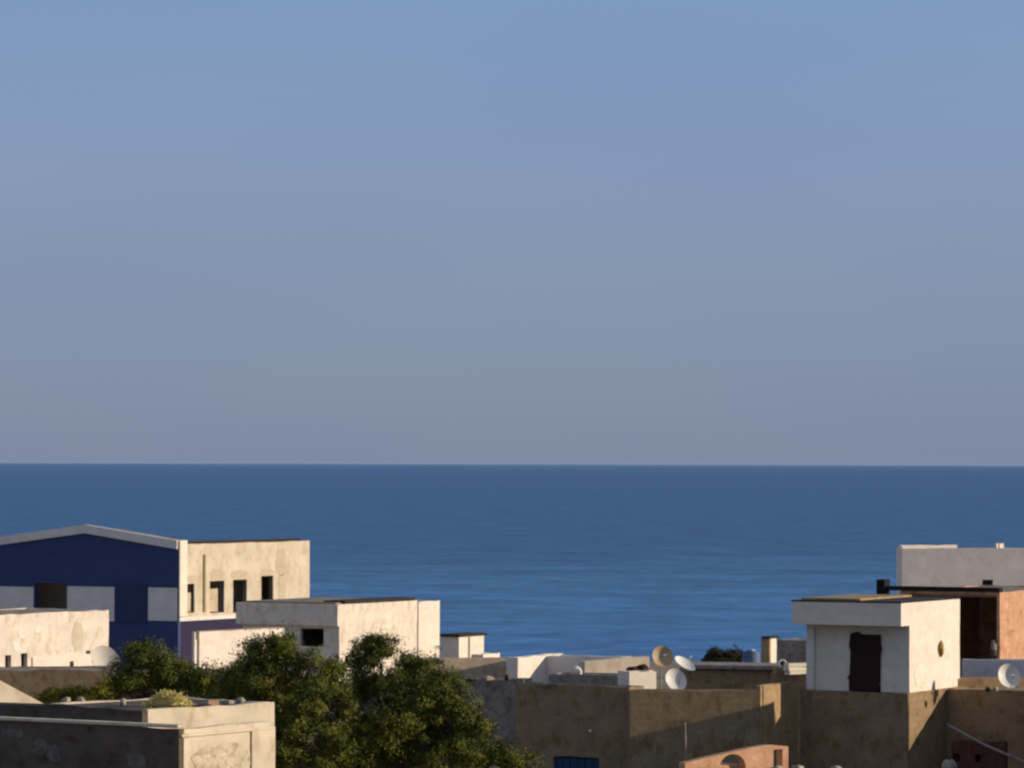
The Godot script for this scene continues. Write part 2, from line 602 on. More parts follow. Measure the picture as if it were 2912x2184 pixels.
func setting() -> void:
	# land falling gently to the shore and on under the water
	var st := begin()
	var n := FastNoiseLite.new()
	n.seed = 9
	n.frequency = 0.03
	var g := func(x: float, d: float) -> Vector3:
		return Vector3(x, ground_y(d) + n.get_noise_2d(x, d) * 0.12 - 0.06, -d)
	var d0 := -160.0
	while d0 < 520.0:
		for i in 40:
			var x0 := -1200.0 + 60.0 * i
			for k in [[0, 0], [0, 1], [1, 1], [0, 0], [1, 1], [1, 0]]:
				st.set_smooth_group(0)
				st.add_vertex(g.call(x0 + 60.0 * k[0], d0 + 20.0 * k[1]))
		d0 += 20.0
	st.generate_normals()
	var land := part(st, "ground", M.soil, self)
	tag(land, "dusty ground of the town falling to the shore", "ground", "", "structure")
	# sea
	var a := field(71, 0.02, 5, 512, 512)
	var b := field(93, 0.09, 3, 512, 512)
	var fine := field(117, 0.16, 2, 512, 512)
	var im := Image.create(512, 512, false, Image.FORMAT_RGB8)
	for y in 512:
		for x in 512:
			var v := clampf(0.78 + 0.20 * (a.get_pixel(x, y).r - 0.5) + 0.22 * (b.get_pixel(x, y).r - 0.5), 0.0, 1.0)
			var fleck: float = smoothstep(0.86, 0.93, fine.get_pixel(x, y).r) * 0.5
			im.set_pixel(x, y, Color(v * 0.96, v, v).lerp(Color.WHITE, fleck))
	im.generate_mipmaps()
	var sm := mat("sea", Color(0.116, 0.320, 0.675), 0.55, ImageTexture.create_from_image(im), 420.0, 0.18)
	sm.uv1_triplanar = false
	sm.uv1_world_triplanar = false
	sm.uv1_scale = Vector3.ONE
	sm.vertex_color_use_as_albedo = true
	var shore_noise := FastNoiseLite.new()
	shore_noise.seed = 31
	shore_noise.frequency = 0.012
	shore_noise.fractal_octaves = 4
	var rows := [395.0]
	while rows[-1] < 59000.0:
		rows.append(rows[-1] * 1.03 + 4.0)
	var ss := begin()
	var cols := 60
	for i in rows.size() - 1:
		for j in cols:
			for k in [[0, 0], [1, 1], [1, 0], [0, 0], [0, 1], [1, 1]]:
				var d: float = rows[i + k[1]]
				var half := maxf(d * 0.5, 400.0)
				var x := lerpf(-half, half, float(j + k[0]) / cols)
				# colour turns paler towards the shore, with a noisy outline
				var depth: float = d - 395.0 + shore_noise.get_noise_2d(x * 0.6, d) * 330.0
				var near_shore: float = 1.0 - smoothstep(0.0, 600.0, depth)
				ss.set_normal(Vector3.UP)
				ss.set_color(Color(1, 1, 1).lerp(Color(1.72, 1.72, 1.48), near_shore) * 0.7)
				ss.set_uv(Vector2(x * 0.8 - d * 0.6, x * 0.6 + d * 0.8) / 280.0)
				ss.add_vertex(Vector3(x, 0, -d))
	var sea := part(ss, "sea", sm, self)
	tag(sea, "deep blue sea reaching to a level horizon", "sea", "", "structure")

func far_things() -> void:
	# small white house near the shore, low roofed, with its yard wall
	var t := house("small_house", "small white cube house by the sea right of the big cream block", "house", Vector3(-3.284, 5.135, -262), -30, 1.312, 3.099, 3.921, {"m": M.white})
	front_box(t, "roof_slab", [-1.416, 3.943, 0.1, 4.097], -3.364, 0.12, M.dark_wood)
	var p := begin()
	tube(p, [Vector3(0.03, 2.0, -1.2), Vector3(0.03, 3.899, -1.2)], [0.05, 0.05], 6)
	part(p, "drain_pipe", M.grey_wall, t)
	house("yard_wall", "low white yard wall end beside the small cube house", "wall", Vector3(-1.714, 5.363, -255), -20, 0.78, 2.93, 2.917, {"m": M.white})
	# hut, tank, chimney, planks beyond the slab roof
	tree("dark_shrub", "dark rounded shrub by the water left of the blue tank", "shrub", Vector3(15.117, 3.9, -300.0), [[Vector3(14.686, 6.104, -300), Vector3(0.961, 0.708, 0.835)], [Vector3(15.697, 6.157, -300), Vector3(1.012, 0.658, 0.835)], [Vector3(15.116, 5.55, -300), Vector3(1.391, 0.759, 1.075)], [Vector3(14.105, 5.648, -300), Vector3(0.632, 0.405, 0.519)], [Vector3(16.329, 5.68, -300), Vector3(0.557, 0.506, 0.531)]], 320, 40, 0.16, 606, M.leaf, 0.08, "shrubs", Color(0.030, 0.027, 0.014), Color(0.085, 0.066, 0.030))
	var tk := thing("water_tank", "blue grey water tank between the dark hut and the chimney", "tank", Vector3(16.665, 4.225, -290.0), 0.0)
	var ts := begin()
	tube(ts, [Vector3(0, 0, 0), Vector3(0, 2.642, 0), Vector3(0, 2.788, 0)], [0.62, 0.62, 0.3], 16)
	part(ts, "drum", M.tank_blue, tk)
	ts = begin()
	tube(ts, [Vector3(0, 2.74, 0), Vector3(0, 2.886, 0)], [0.26, 0.24], 12)
	part(ts, "lid", M.blue_grey, tk)
	var ch := house("roof_tower", "narrow brown tower with sunlit right edge coloured white against the sea", "tower", Vector3(17.626, 4.387, -285), -30, 0.643, 1.079, 3.669, {"m": M.white, "front_m": M.tan_wall})  # sunlit side is put into the colour: white beside a tan front
	var cs := begin()
	box(cs, Vector3(-0.62, 3.669 + 0.004, -1.5), Vector3(0.05, 3.765 + 0.05, 0.05), 0.02)
	part(cs, "cap", M.dark_wood, ch)
	house("shore_house", "pale grey flat house by the water behind the white planks", "house", Vector3(24.023, 2.925, -330), -30, 3.406, 3.986, 3.089, {"m": M.grey_wall})

func left_side() -> void:
	# blue warehouse: gabled front in shade, cream side wall in the sun
	var c := Vector3(-18.36, 6.175, -230.0)
	var LA := 12.556
	var LB := 13.34
	var H := 9.288
	var t := thing("warehouse", "blue gabled warehouse with pale band and cream side wall", "warehouse", c, -30.0)
	var ap := 10.064
	var st := begin()
	var hole: Array = [-9.75, 5, -7.559, 7.013]
	# front wall in blue, with the black opening, and the gable above
	panel(st, Vector3(-LA, 0, 0), Vector3.RIGHT, Vector3.UP, Vector3.BACK, LA, H - 0.24, 0.25, [[hole[0] + LA, hole[1], hole[2] + LA, hole[3]]], 0.0)
	part(st, "wall", M.blue_paint, t)
	st = begin()
	slab(st, PackedVector2Array([Vector2(-LA, H - 0.24), Vector2(0, H - 0.24), Vector2(0, H - 0.05), Vector2(-LA * 0.5, ap - 0.05), Vector2(-LA, H - 0.05)]), 0.25)
	part(st, "gable", M.blue_paint, t)
	st = begin()
	var sideh := []
	for q in [[0.683, 5.497, 1.576, 7.092], [3.101, 5.417, 4.537, 7.185], [5.421, 5.349, 6.811, 7.212], [8.288, 5.947, 9.524, 7.368]]:
		sideh.append([q[0] - 0.25, q[1], q[2] - 0.25, q[3]])
	var ledge := 5.206
	var hs2 := []
	for q in sideh: hs2.append([q[0], q[1] - ledge, q[2], q[3] - ledge])
	panel(st, Vector3(0, ledge, -0.25), Vector3.FORWARD, Vector3.UP, Vector3.RIGHT, LB - 0.25, H - ledge, 0.25, hs2)
	part(st, "wall", M.cream, t)
	st = begin()
	panel(st, Vector3(0, 0, -0.25), Vector3.FORWARD, Vector3.UP, Vector3.RIGHT, LB - 0.25, ledge - 0.003, 0.25)
	part(st, "plinth", M.plinth_shaded, t)
	st = begin()
	panel(st, Vector3(0, 0, -LB), Vector3.LEFT, Vector3.UP, Vector3.FORWARD, LA, H - 0.25, 0.25)
	panel(st, Vector3(-LA, 0, -LB + 0.25), Vector3.BACK, Vector3.UP, Vector3.LEFT, LB - 0.5, H - 0.25, 0.25)
	part(st, "wall", M.cream, t)
	st = begin()
	box(st, Vector3(-3.0, 0.0, -LB + 0.3), Vector3(-2.8, H - 0.55, -0.3), 0.0)
	box(st, Vector3(-LA + 0.3, 0.0, -3.4), Vector3(-3.05, H - 0.55, -3.2), 0.0)
	part(st, "added_partition", M.cream, t)  # unseen inner walls, added to keep sun out of the front opening
	# low pitched roof and its pale fascia
	st = begin()
	for s in [[Vector3(-LA - 0.2, H - 0.04, 0), Vector3(-LA * 0.5, ap, 0)], [Vector3(-LA * 0.5, ap, 0), Vector3(0.0, H - 0.04, 0)]]:
		var a: Vector3 = s[0]
		var b: Vector3 = s[1]
		var f := Vector3(0, 0, -3.0)
		quad(st, a, b, b + f, a + f, Vector3.UP)
		quad(st, a - Vector3(0, 0.1, 0), b - Vector3(0, 0.1, 0), b + f - Vector3(0, 0.1, 0), a + f - Vector3(0, 0.1, 0), Vector3.DOWN)
	box(st, Vector3(-LA + 0.26, H - 0.5, -LB + 0.26), Vector3(-0.26, H - 0.3, -3.0), 0.0)
	part(st, "roof", M.roof, t)
	for s in [[Vector2(-LA - 0.3, H - 0.26), Vector2(-LA * 0.5, ap - 0.22)], [Vector2(-LA * 0.5 + 0.002, ap - 0.22), Vector2(-0.02, H - 0.26)]]:
		st = begin()
		var a: Vector2 = s[0]
		var b: Vector2 = s[1]
		slab(st, PackedVector2Array([a, b, b + Vector2(0, 0.48), a + Vector2(0, 0.48)]), 0.3)
		var fo := part(st, "fascia", M.band, t)
		fo.position.z = 0.12
	# pale painted band between the openings, a sheet of render standing a little proud
	for q in [[-12.506, 4.848, -9.848, 6.772], [-7.51, 4.96, -4.286, 6.863], [-2.003, 5.064, -0.047, 6.888]]:
		front_box(t, "band", q, 0.003, 0.03, M.band, 0.004)
	var sh := front_box(t, "shutter", [-4.166, 4.883, -2.05, 7.067], 0.003, 0.06, M.shutter_blue, 0.01)
	sh.set_meta("label", "dark blue roller shutter")
	side_box(t, "pilaster", [0.02, ledge + 0.1, 0.75, H + 0.22], 0.003, 0.1, M.white)
	side_box(t, "ledge", [0.0, ledge - 0.16, LB * 0.6, ledge + 0.06], 0.003, 0.12, M.band)
	side_box(t, "drain_pipe", [2.405, 5.495, 2.614, 8.682], 0.003, 0.07, M.pipe_brown, 0.02)
	for q in sideh:
		side_window(t, [q[0] + 0.25, q[1], q[2] + 0.25, q[3]], M.dark_wood)
	for q in [[[9.745, 7.276, 10.921, 8.987], 1], [[10, 5.665, 10.809, 7.577], 2], [[3.101, 7.263, 4.608, 7.853], 3], [[5.138, 7.273, 6.954, 7.768], 4], [[0.614, 7.165, 2.025, 7.555], 5], [[8.107, 7.429, 9.634, 7.709], 6]]:
		side_patch(t, q[0], q[1], M.patch_dark)
	side_box(t, "roof_edge", [0.8, H + 0.004, LB * 0.93, H + 0.16], -0.3, -0.02, M.dark_wood)

	# white block in front of the warehouse, with its projecting parapet
	var b2 := house("white_block", "tall white block with shaded left face standing before the sea", "house", Vector3(-7.412, 7.8, -180), -30, 5.001, 6.42, 5.182, {"m": M.white_grubby, "front": [[-2.02, 4.239, -0.791, 5.03]]})
	var yb := 5.182
	var yt := 6.076
	var la2 := 5.259
	var lb2 := 6.45
	front_box(b2, "parapet", [-la2, yb - 0.04, 0.006, yt], -lb2, 0.16, M.white_grubby, 0.004)
	var rf := begin()
	box(rf, Vector3(-la2 + 0.3, yt + 0.003, -lb2 + 0.2), Vector3(-0.25, yt + 0.07, -0.1), 0.02)
	part(rf, "roof", M.roof, b2)
	rf = begin()
	box(rf, Vector3(-1.2, yt + 0.003, -lb2 - 0.02), Vector3(-0.1, yt + 0.14, -0.6), 0.02)
	part(rf, "roof_edge", M.dark_wood, b2)
	# its brighter rear wing
	house("white_wing", "bright white wing at the right end of the tall white block", "house", Vector3(-4.167, 7.556, -187.5), -30, 1.298, 1.841, 6.201, {"m": M.white})

	# low white wall behind the trees
	house("garden_wall", "low bright white wall under the warehouse windows behind the trees", "wall", Vector3(-12.217, 8.418, -161), -34, 0.121, 5.723, 5.019, {"m": M.white})

	# long sunlit white wall at the left edge
	var w := house("plaster_house", "long weathered white house wall at the left edge", "house", Vector3(-21.168, 8.255, -166), -32, 4.36, 8.435, 5.598, {"m": M.white_grubby, "side": [[1.658, 3.484, 2.037, 3.991], [2.666, 3.443, 3.072, 4.01]], "uneven": 0.03})
	side_box(w, "plinth", [3.343, 2.938, 8.221, 3.844], 0.003, 0.06, M.white)
	side_box(w, "vent", [6.921, 3.768, 7.156, 3.97], 0.003, 0.05, M.dark_wood)
	side_box(w, "vent", [5.776, 3.207, 5.985, 3.581], 0.063, 0.1, M.dark_wood)
	for q in [[[2.441, 4.622, 3.117, 5.047], 11], [[3.457, 4.804, 3.981, 5.16], 12], [[2.104, 4.113, 2.621, 4.538], 13]]:
		side_patch(w, q[0], q[1], M.patch_pale)
	side_patch(w, [5.986, 3.908, 6.757, 5.221], 14, M.cream)
	dish("large grey dish before the long white wall at the left", Vector3(-15.686, 11.489, -160.0), 35.0, 0.68, 0.75, 30.0, M.dish_grey)
	# brown wall below it
	house("brown_boundary_wall", "brown wall below the long white wall at the left edge", "wall", Vector3(-14.16, 8.84, -148), 6, 4.429, 3, 3.774, {"m": M.earth_wall, "uneven": 0.05})
	house("shaded_boundary_wall", "dark wall hidden behind the left trees", "wall", Vector3(-8.825, 8.743, -151), -27, 6.45, 3, 3.546, {"m": M.earth_wall, "uneven": 0.04})

	# nearest house: unfinished concrete rooms
	var f := house("concrete_house", "unfinished grey concrete house in the bottom left corner", "house", Vector3(-7.95, 10.4, -100), -32, 6.375, 3.935, 3.2, {"m": M.concrete_pale, "front_m": M.concrete, "roof_drop": 1.3, "back_h": 1.95, "uneven": 0.02, "roof": M.concrete})  # dark cement front also carries its shade in colour; sunlit side pale
	var fh := 3.2
	var fla := 6.375
	var flb := 3.935
	front_box(f, "coping", [-fla, fh + 0.03, -0.0, fh + 0.11], -0.24, 0.05, M.concrete_pale, 0.02)
	side_box(f, "pillar", [flb - 1.0, 0.2, flb, fh - 0.15], 0.003, 0.05, M.concrete_pale, 0.02)
	side_box(f, "ledge", [0.05, fh - 0.2, flb - 0.02, fh - 0.12], 0.003, 0.06, M.concrete_pale, 0.02)
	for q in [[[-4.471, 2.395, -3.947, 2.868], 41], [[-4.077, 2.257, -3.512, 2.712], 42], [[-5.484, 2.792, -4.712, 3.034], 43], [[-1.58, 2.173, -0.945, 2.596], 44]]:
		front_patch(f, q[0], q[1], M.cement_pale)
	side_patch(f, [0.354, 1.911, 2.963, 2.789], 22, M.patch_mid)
	var f2 := house("raised_concrete_room", "raised concrete roof room with rubble behind the nearest house", "house", Vector3(-9.409, 10.189, -106.5), -42, 3.828, 4.743, 3.486, {"m": M.concrete_pale, "front_m": M.concrete, "uneven": 0.03, "roof": M.concrete})  # shade on the front put into a darker concrete than the sunlit side
	var fy := 13.675
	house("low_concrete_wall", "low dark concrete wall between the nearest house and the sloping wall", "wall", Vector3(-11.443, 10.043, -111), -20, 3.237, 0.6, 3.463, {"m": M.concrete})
	# things lying on that roof
	var pos := [[-9.087, -108.0], [-8.892, -108.4], [-8.68, -108.6], [-8.482, -109.0]]
	var sb := thing("straw_heap", "heap of pale yellow straw on the raised concrete room", "straw", Vector3(pos[1][0], fy - 0.03, pos[1][1]), 0.0)
	var ss := begin()
	var g := RandomNumberGenerator.new()
	g.seed = 4
	for k in 420:
		var x := g.randf_range(-0.6, 0.6)
		var hgt := 0.42 * (1.0 - pow(absf(x) / 0.65, 2.0))
		var q := Vector3(x, g.randf_range(0.0, maxf(hgt, 0.04)), g.randf_range(-0.3, 0.3))
		var dd := Vector3(g.randfn(), g.randfn() * 0.5, g.randfn()).normalized() * g.randf_range(0.08, 0.16)
		tube(ss, [q - dd, q + dd], [0.012, 0.008], 3)
	lump(ss, Vector3(0, 0.06, 0), Vector3(0.5, 0.2, 0.25), 3)
	part(ss, "straw", M.straw, sb)
	var br := begin()
	box(br, Vector3(-0.15, 0, -0.06), Vector3(0.15, 0.14, 0.06), 0.01)
	var bb := part(br, "clay_block", M.terracotta, self)
	bb.position = Vector3(-7.784, fy - 0.03, -109.0)
	bb.rotation.y = 0.4
	tag(bb, "orange clay block lying right of the straw heap", "brick")
	var pl := begin()
	box(pl, Vector3(-0.3, 0, -0.1), Vector3(0.3, 0.05, 0.1), 0.01)
	var plo := part(pl, "dark_plank", M.dark_wood, self)
	plo.position = Vector3(-8.085, fy - 0.03, -108.6)
	plo.rotation.y = 0.2
	tag(plo, "short dark plank between the straw heap and the clay block", "plank")
	var spots := [[-7.421, -109.6, 0.16, 0.07, "flat pale stone next to the orange clay block"], [-7.137, -110.2, 0.12, 0.09, "pale rounded stone near the right end of the raised room"], [-11.711, -110.0, 0.14, 0.09, "pale stone farthest left on the shaded part of the raised roof"], [-11.321, -110.0, 0.12, 0.1, "pale stone in the middle of the shaded raised roof"], [-10.135, -109.0, 0.07, 0.12, "small upright pale stone left of the straw heap"]]
	for i in spots.size():
		var q = spots[i]
		var s := begin()
		lump(s, Vector3(0, q[3] * 0.75, 0), Vector3(q[2], q[3], q[2] * 0.7), 40 + i)
		var o := part(s, numbered("stone"), M.stone, self)
		o.position = Vector3(q[0], fy - 0.035, q[1])
		tag(o, q[4], "stone", "stones on the raised concrete roof")
	# pale sloping stair wall at the left edge
	var sl := thing("stair_wall", "pale concrete wall with sloping top at the left edge", "wall", Vector3(-12.916, 9.88, -116.0), 42.0)
	var sls := begin()
	var tl := 4.302
	var tr := 3.379
	slab(sls, PackedVector2Array([Vector2(-1.859 * 1.25, 0), Vector2(0, 0), Vector2(0, tr - 0.1), Vector2(-0.08, tr + 0.02), Vector2(-1.585 * 1.25, tl), Vector2(-1.859 * 1.25, tl)]), 0.5)
	part(sls, "wall", M.concrete_pale, sl)

func middle_roofs() -> void:
	# grey house behind the big tree
	house("grey_house", "grey rendered house wall just right of the big tree", "house", Vector3(0.488, 8.45, -160), -12, 6.807, 1.5, 3.231, {"m": M.grey_wall, "uneven": 0.03})
	house("tan_parapet_house", "long tan parapet wall right of the tall white block", "house", Vector3(0.229, 8.19, -168), 14, 4.061, 1.2, 3.936, {"m": M.pale_tan, "uneven": 0.02})
	# white L-shaped house whose inner corner holds a triangle of sun
	var a := house("white_corner_house", "white house with a triangular patch of sun on its side", "house", Vector3(0.268, 8.255, -166), -27, 0.518, 4.009, 4.007, {"m": M.white})
	house("shaded_white_house", "white house in shade right of the triangular sun patch", "house", Vector3(4.301, 8.23, -166.768), -27, 3.282, 1.2, 4.007, {"m": M.grey_white})
	# dark house wall in front of it
	var w2 := house("dark_house", "dark brown house wall with a blue gate right of the big tree", "house", Vector3(4.18, 8.853, -147.6), -27, 4.519, 1.2, 3.246, {"m": M.earth_wall, "uneven": 0.03, "front": [[-2.983, 0, -1.173, 0.705]]})
	var gq: Array = [-2.955, 0, -1.201, 0.68]
	var gt := begin()
	var nx := 6
	for k in nx:
		var x0: float = lerpf(gq[0], gq[2], float(k) / nx)
		var x1: float = lerpf(gq[0], gq[2], float(k + 1) / nx)
		box(gt, Vector3(x0 + 0.01, 0.1, -0.16), Vector3(x1 - 0.01, gq[3] - 0.02, -0.1), 0.015)
	part(gt, "gate", M.gate_blue, w2)
	var lam := begin()
	lump(lam, Vector3(-1.492, 1.639, 0.07), Vector3(0.06, 0.07, 0.07), 8, 0.05)
	part(lam, "lamp_globe", M.offwhite, w2)
	# brown wall in glancing light, and the recessed piece next to it
	house("long_brown_wall", "long brown house wall in glancing sun with a diagonal shadow", "house", Vector3(8.745, 8.873, -147), 5, 4.598, 0.9, 3.148, {"m": M.earth_wall, "uneven": 0.02})
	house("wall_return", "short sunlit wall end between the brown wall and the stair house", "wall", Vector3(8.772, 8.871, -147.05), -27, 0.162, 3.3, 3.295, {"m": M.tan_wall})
	house("recessed_wall", "dark recessed wall left of the stair house base", "wall", Vector3(11.98, 8.765, -150.3), -27, 1.716, 1, 3.147, {"m": M.earth_wall})
	# grey parapet and sunlit pieces on the roof of the dark house
	house("grey_parapet", "low grey parapet on top of the dark house", "wall", Vector3(4.59, 8.534, -157.4), -14, 3.272, 1.5, 3.464, {"m": M.grey_wall, "uneven": 0.03})
	var pw := thing("sunlit_parapet", "cream sunlit parapet with broken lower edge beside the tan dish", "wall", Vector3(2.819, 8.45, -160), 24.0)
	var ps := begin()
	var w1 := 2.496 * 1.1
	var y0 := 3.937
	var y1 := 3.398
	slab(ps, PackedVector2Array([Vector2(0, 0), Vector2(w1, 0), Vector2(w1, y0 + 0.16), Vector2(w1 * 0.5, y0 + 0.1), Vector2(0, y0)]), 0.5)
	part(ps, "wall", M.cream, pw)
	var lw := house("lit_stub_wall", "small bright stub wall below the tan dish", "wall", Vector3(5.427, 8.57, -156.3), 32, 1.201, 0.8, 3.658, {"m": M.white, "uneven": 0.03})
	dish("tan rusty dish standing highest against the sea", Vector3(5.687, 11.431, -158.4), 12.0, 0.44, 1.18, 25.0, M.dish_tan)
	dish("white dish standing low behind the brown wall top", Vector3(6.02, 11.078, -155.3), 22.0, 0.46, 0.8, 25.0, M.dish_white)
	dish("pale dish half hidden right of the tan dish", Vector3(6.499, 11.078, -160.0), 50.0, 0.46, 1.12, 55.0, M.dish_white)
	for k in 2:
		var s := begin()
		lump(s, Vector3(0, 0.14, 0), Vector3(0.2 + 0.05 * k, 0.16 + 0.04 * k, 0.15), 70 + k)
		var o := part(s, numbered("roof_bundle"), M.rust, self)
		o.position = [Vector3(4.572, 12.005, -158.6), Vector3(5.009, 12.017, -158.9)][k]
		tag(o, ["small dark brown bundle on the roof left of the tan dish", "larger dark brown bundle beside the tan dish mast"][k], "bundle")
	# odds and ends along the wall tops
	var odd := [["pale_slab", "pale slab lying on the grey house wall top", "slab", M.stone, Vector3(-0.939, 11.677, -159.9), Vector3(0.3, 0.1, 0.09)],
		["dark_pot", "small dark pot on the grey house wall top", "pot", M.dark_wood, Vector3(-0.172, 11.679, -159.9), Vector3(0.09, 0.13, 0.09)],
		["cloth_bag", "pale bag leaning at the left end of the cream parapet", "bag", M.white_grubby, Vector3(2.461, 11.865, -158.6), Vector3(0.26, 0.24, 0.15)],
		["rolled_sheet", "long pale roll lying on the dark house wall top", "roll", M.stone, Vector3(1.232, 12.059, -148.95), Vector3(0.5, 0.07, 0.08)]]
	for q in odd:
		var s := begin()
		lump(s, Vector3(0, q[5].y * 0.8, 0), q[5], int(q[4].x * 10.0) + 900, 0.12)
		var o := part(s, q[0], q[3], self)
		o.position = q[4]
		o.rotation.y = deg_to_rad(-20)
		tag(o, q[1], q[2])
	# slab-roofed house behind the brown wall
	var sr := house("slab_house", "dark house with a pale roof slab behind the brown wall", "house", Vector3(12.547, 8.125, -170), -14, 5.845, 2.5, 3.44, {"m": M.earth_wall})
	front_box(sr, "roof_slab", [-5.477, 3.454 + 0.01, -1.685, 3.626], -2.6, 0.25, M.grey_wall, 0.02)
	house("low_roof_room", "dark low room carrying the white planks left of the stair house", "house", Vector3(11.869, 8.482, -159), -14, 2.012, 1.6, 3.508, {"m": M.earth_wall, "uneven": 0.0})
	# planks and bucket on it
	for k in 3:
		var s := begin()
		box(s, Vector3(-0.55, 0, -0.16), Vector3(0.5, 0.14, 0.16), 0.015)
		var o := part(s, numbered("white_plank"), M.plank, self)
		o.position = Vector3(10.899 + [0.05, -0.02, 0.03][k], 11.963 + 0.004 + [0.0, 0.145, 0.29][k], -159.3)
		o.rotation.y = [0.62, 0.7, 0.56][k]
		tag(o, ["bottom plank of the white stack beside the stair house", "middle plank of the white stack beside the stair house", "top plank of the white stack beside the stair house"][k], "plank", "stacked white planks")
	var bk := thing("bucket", "white bucket lying with a dark disc as its shaded mouth towards us left of the planks", "bucket", Vector3(10.369, 11.961 + 0.424, -159.4), 12.0)
	var bs := begin()
	tube(bs, [Vector3(0, 0, -0.3), Vector3(0, 0, 0.0)], [0.12, 0.16], 14)
	part(bs, "body", M.offwhite, bk)
	bs = begin()
	tube(bs, [Vector3(0, 0, 0.003), Vector3(0, 0, 0.01)], [0.1, 0.1], 14)
	part(bs, "mouth", M.dark_steel, bk)  # flat dark disc painted as the shade inside the bucket
	bs = begin()
	box(bs, Vector3(-0.3, -0.42, -0.35), Vector3(0.25, -0.16, 0.02), 0.02)
	var cb := part(bs, "roof_block", M.earth_wall, self)
	cb.position = bk.position
	cb.rotation = bk.rotation
	tag(cb, "dark block under the white bucket", "block")
	# clay wall with an arch, low in front
	var tw := thing("clay_wall", "orange clay wall with a round arch at the bottom edge", "wall", Vector3(5.417, 9.425, -130.0), 36.0)
	var cw := 3.289 * 1.26
	var k1 := cw / 300.0
	var yb := 9.425
	var ol := PackedVector2Array([Vector2(0, 0)])
	var ac := 138.0 * k1
	var arx := 38.0 * k1
	var ay := 1.041
	ol.append(Vector2(ac - arx, 0))
	for i in 13:
		var an := PI - PI * i / 12.0
		ol.append(Vector2(ac + cos(an) * arx, ay + sin(an) * 0.42))
	ol.append(Vector2(ac + arx, 0))
	ol.append(Vector2(258 * k1, 0))
	ol.append(Vector2(258 * k1, 1.537))
	ol.append(Vector2(285 * k1, 1.537))
	ol.append(Vector2(285 * k1, 0))
	ol.append(Vector2(302 * k1, 0))
	ol.append(Vector2(302 * k1, 1.616))
	ol.append(Vector2(250 * k1, 1.691))
	ol.append(Vector2(190 * k1, 1.623))
	ol.append(Vector2(100 * k1, 1.455))
	ol.append(Vector2(0, 1.254))
	var ts := begin()
	slab(ts, ol, 0.3)
	part(ts, "wall", M.terracotta, tw)
	ts = begin()
	box(ts, Vector3(ac - arx - 0.1, 0.0, -1.3), Vector3(ac + arx + 0.1, 1.1, -0.31), 0.02)
	part(ts, "oven_back", M.terracotta, tw)
	# thin posts
	var po := begin()
	tube(po, [Vector3(0, 0, 0), Vector3(0.03, 1.1, 0), Vector3(0.0, 2.328, 0)], [0.05, 0.045, 0.04], 8)
	var pole := part(po, "post", M.grey_wall, self)
	pole.position = Vector3(5.655, 9.23, -136.0)
	tag(pole, "thin grey post left of the clay wall", "post")
	for i in 3:
		var s := begin()
		lump(s, Vector3(0, 0.12, 0), Vector3(0.24 - 0.04 * i, 0.1, 0.2), 90 + i, 0.5)
		var o := part(s, numbered("rubble_stone"), M.stone, self)
		o.position = [Vector3(8.126, 10.539, -127.5), Vector3(8.769, 10.551, -127.8), Vector3(9.969, 10.528, -128.0)][i]
		tag(o, ["pale rubble stone under the right end of the clay wall", "pale rubble stone just right of the clay wall", "pale rubble stone at the foot of the stair house wall"][i], "stone", "rubble stones along the bottom edge")
	var hm := thing("rubble_mound", "mound of earth under the rubble stones at the bottom edge", "mound", Vector3(9.02, 9.49, -128.0))
	var hms := begin()
	lump(hms, Vector3(0, 0.1, 0), Vector3(2.0, 1.025, 0.9), 5, 0.06)
	part(hms, "earth", M.soil, hm)

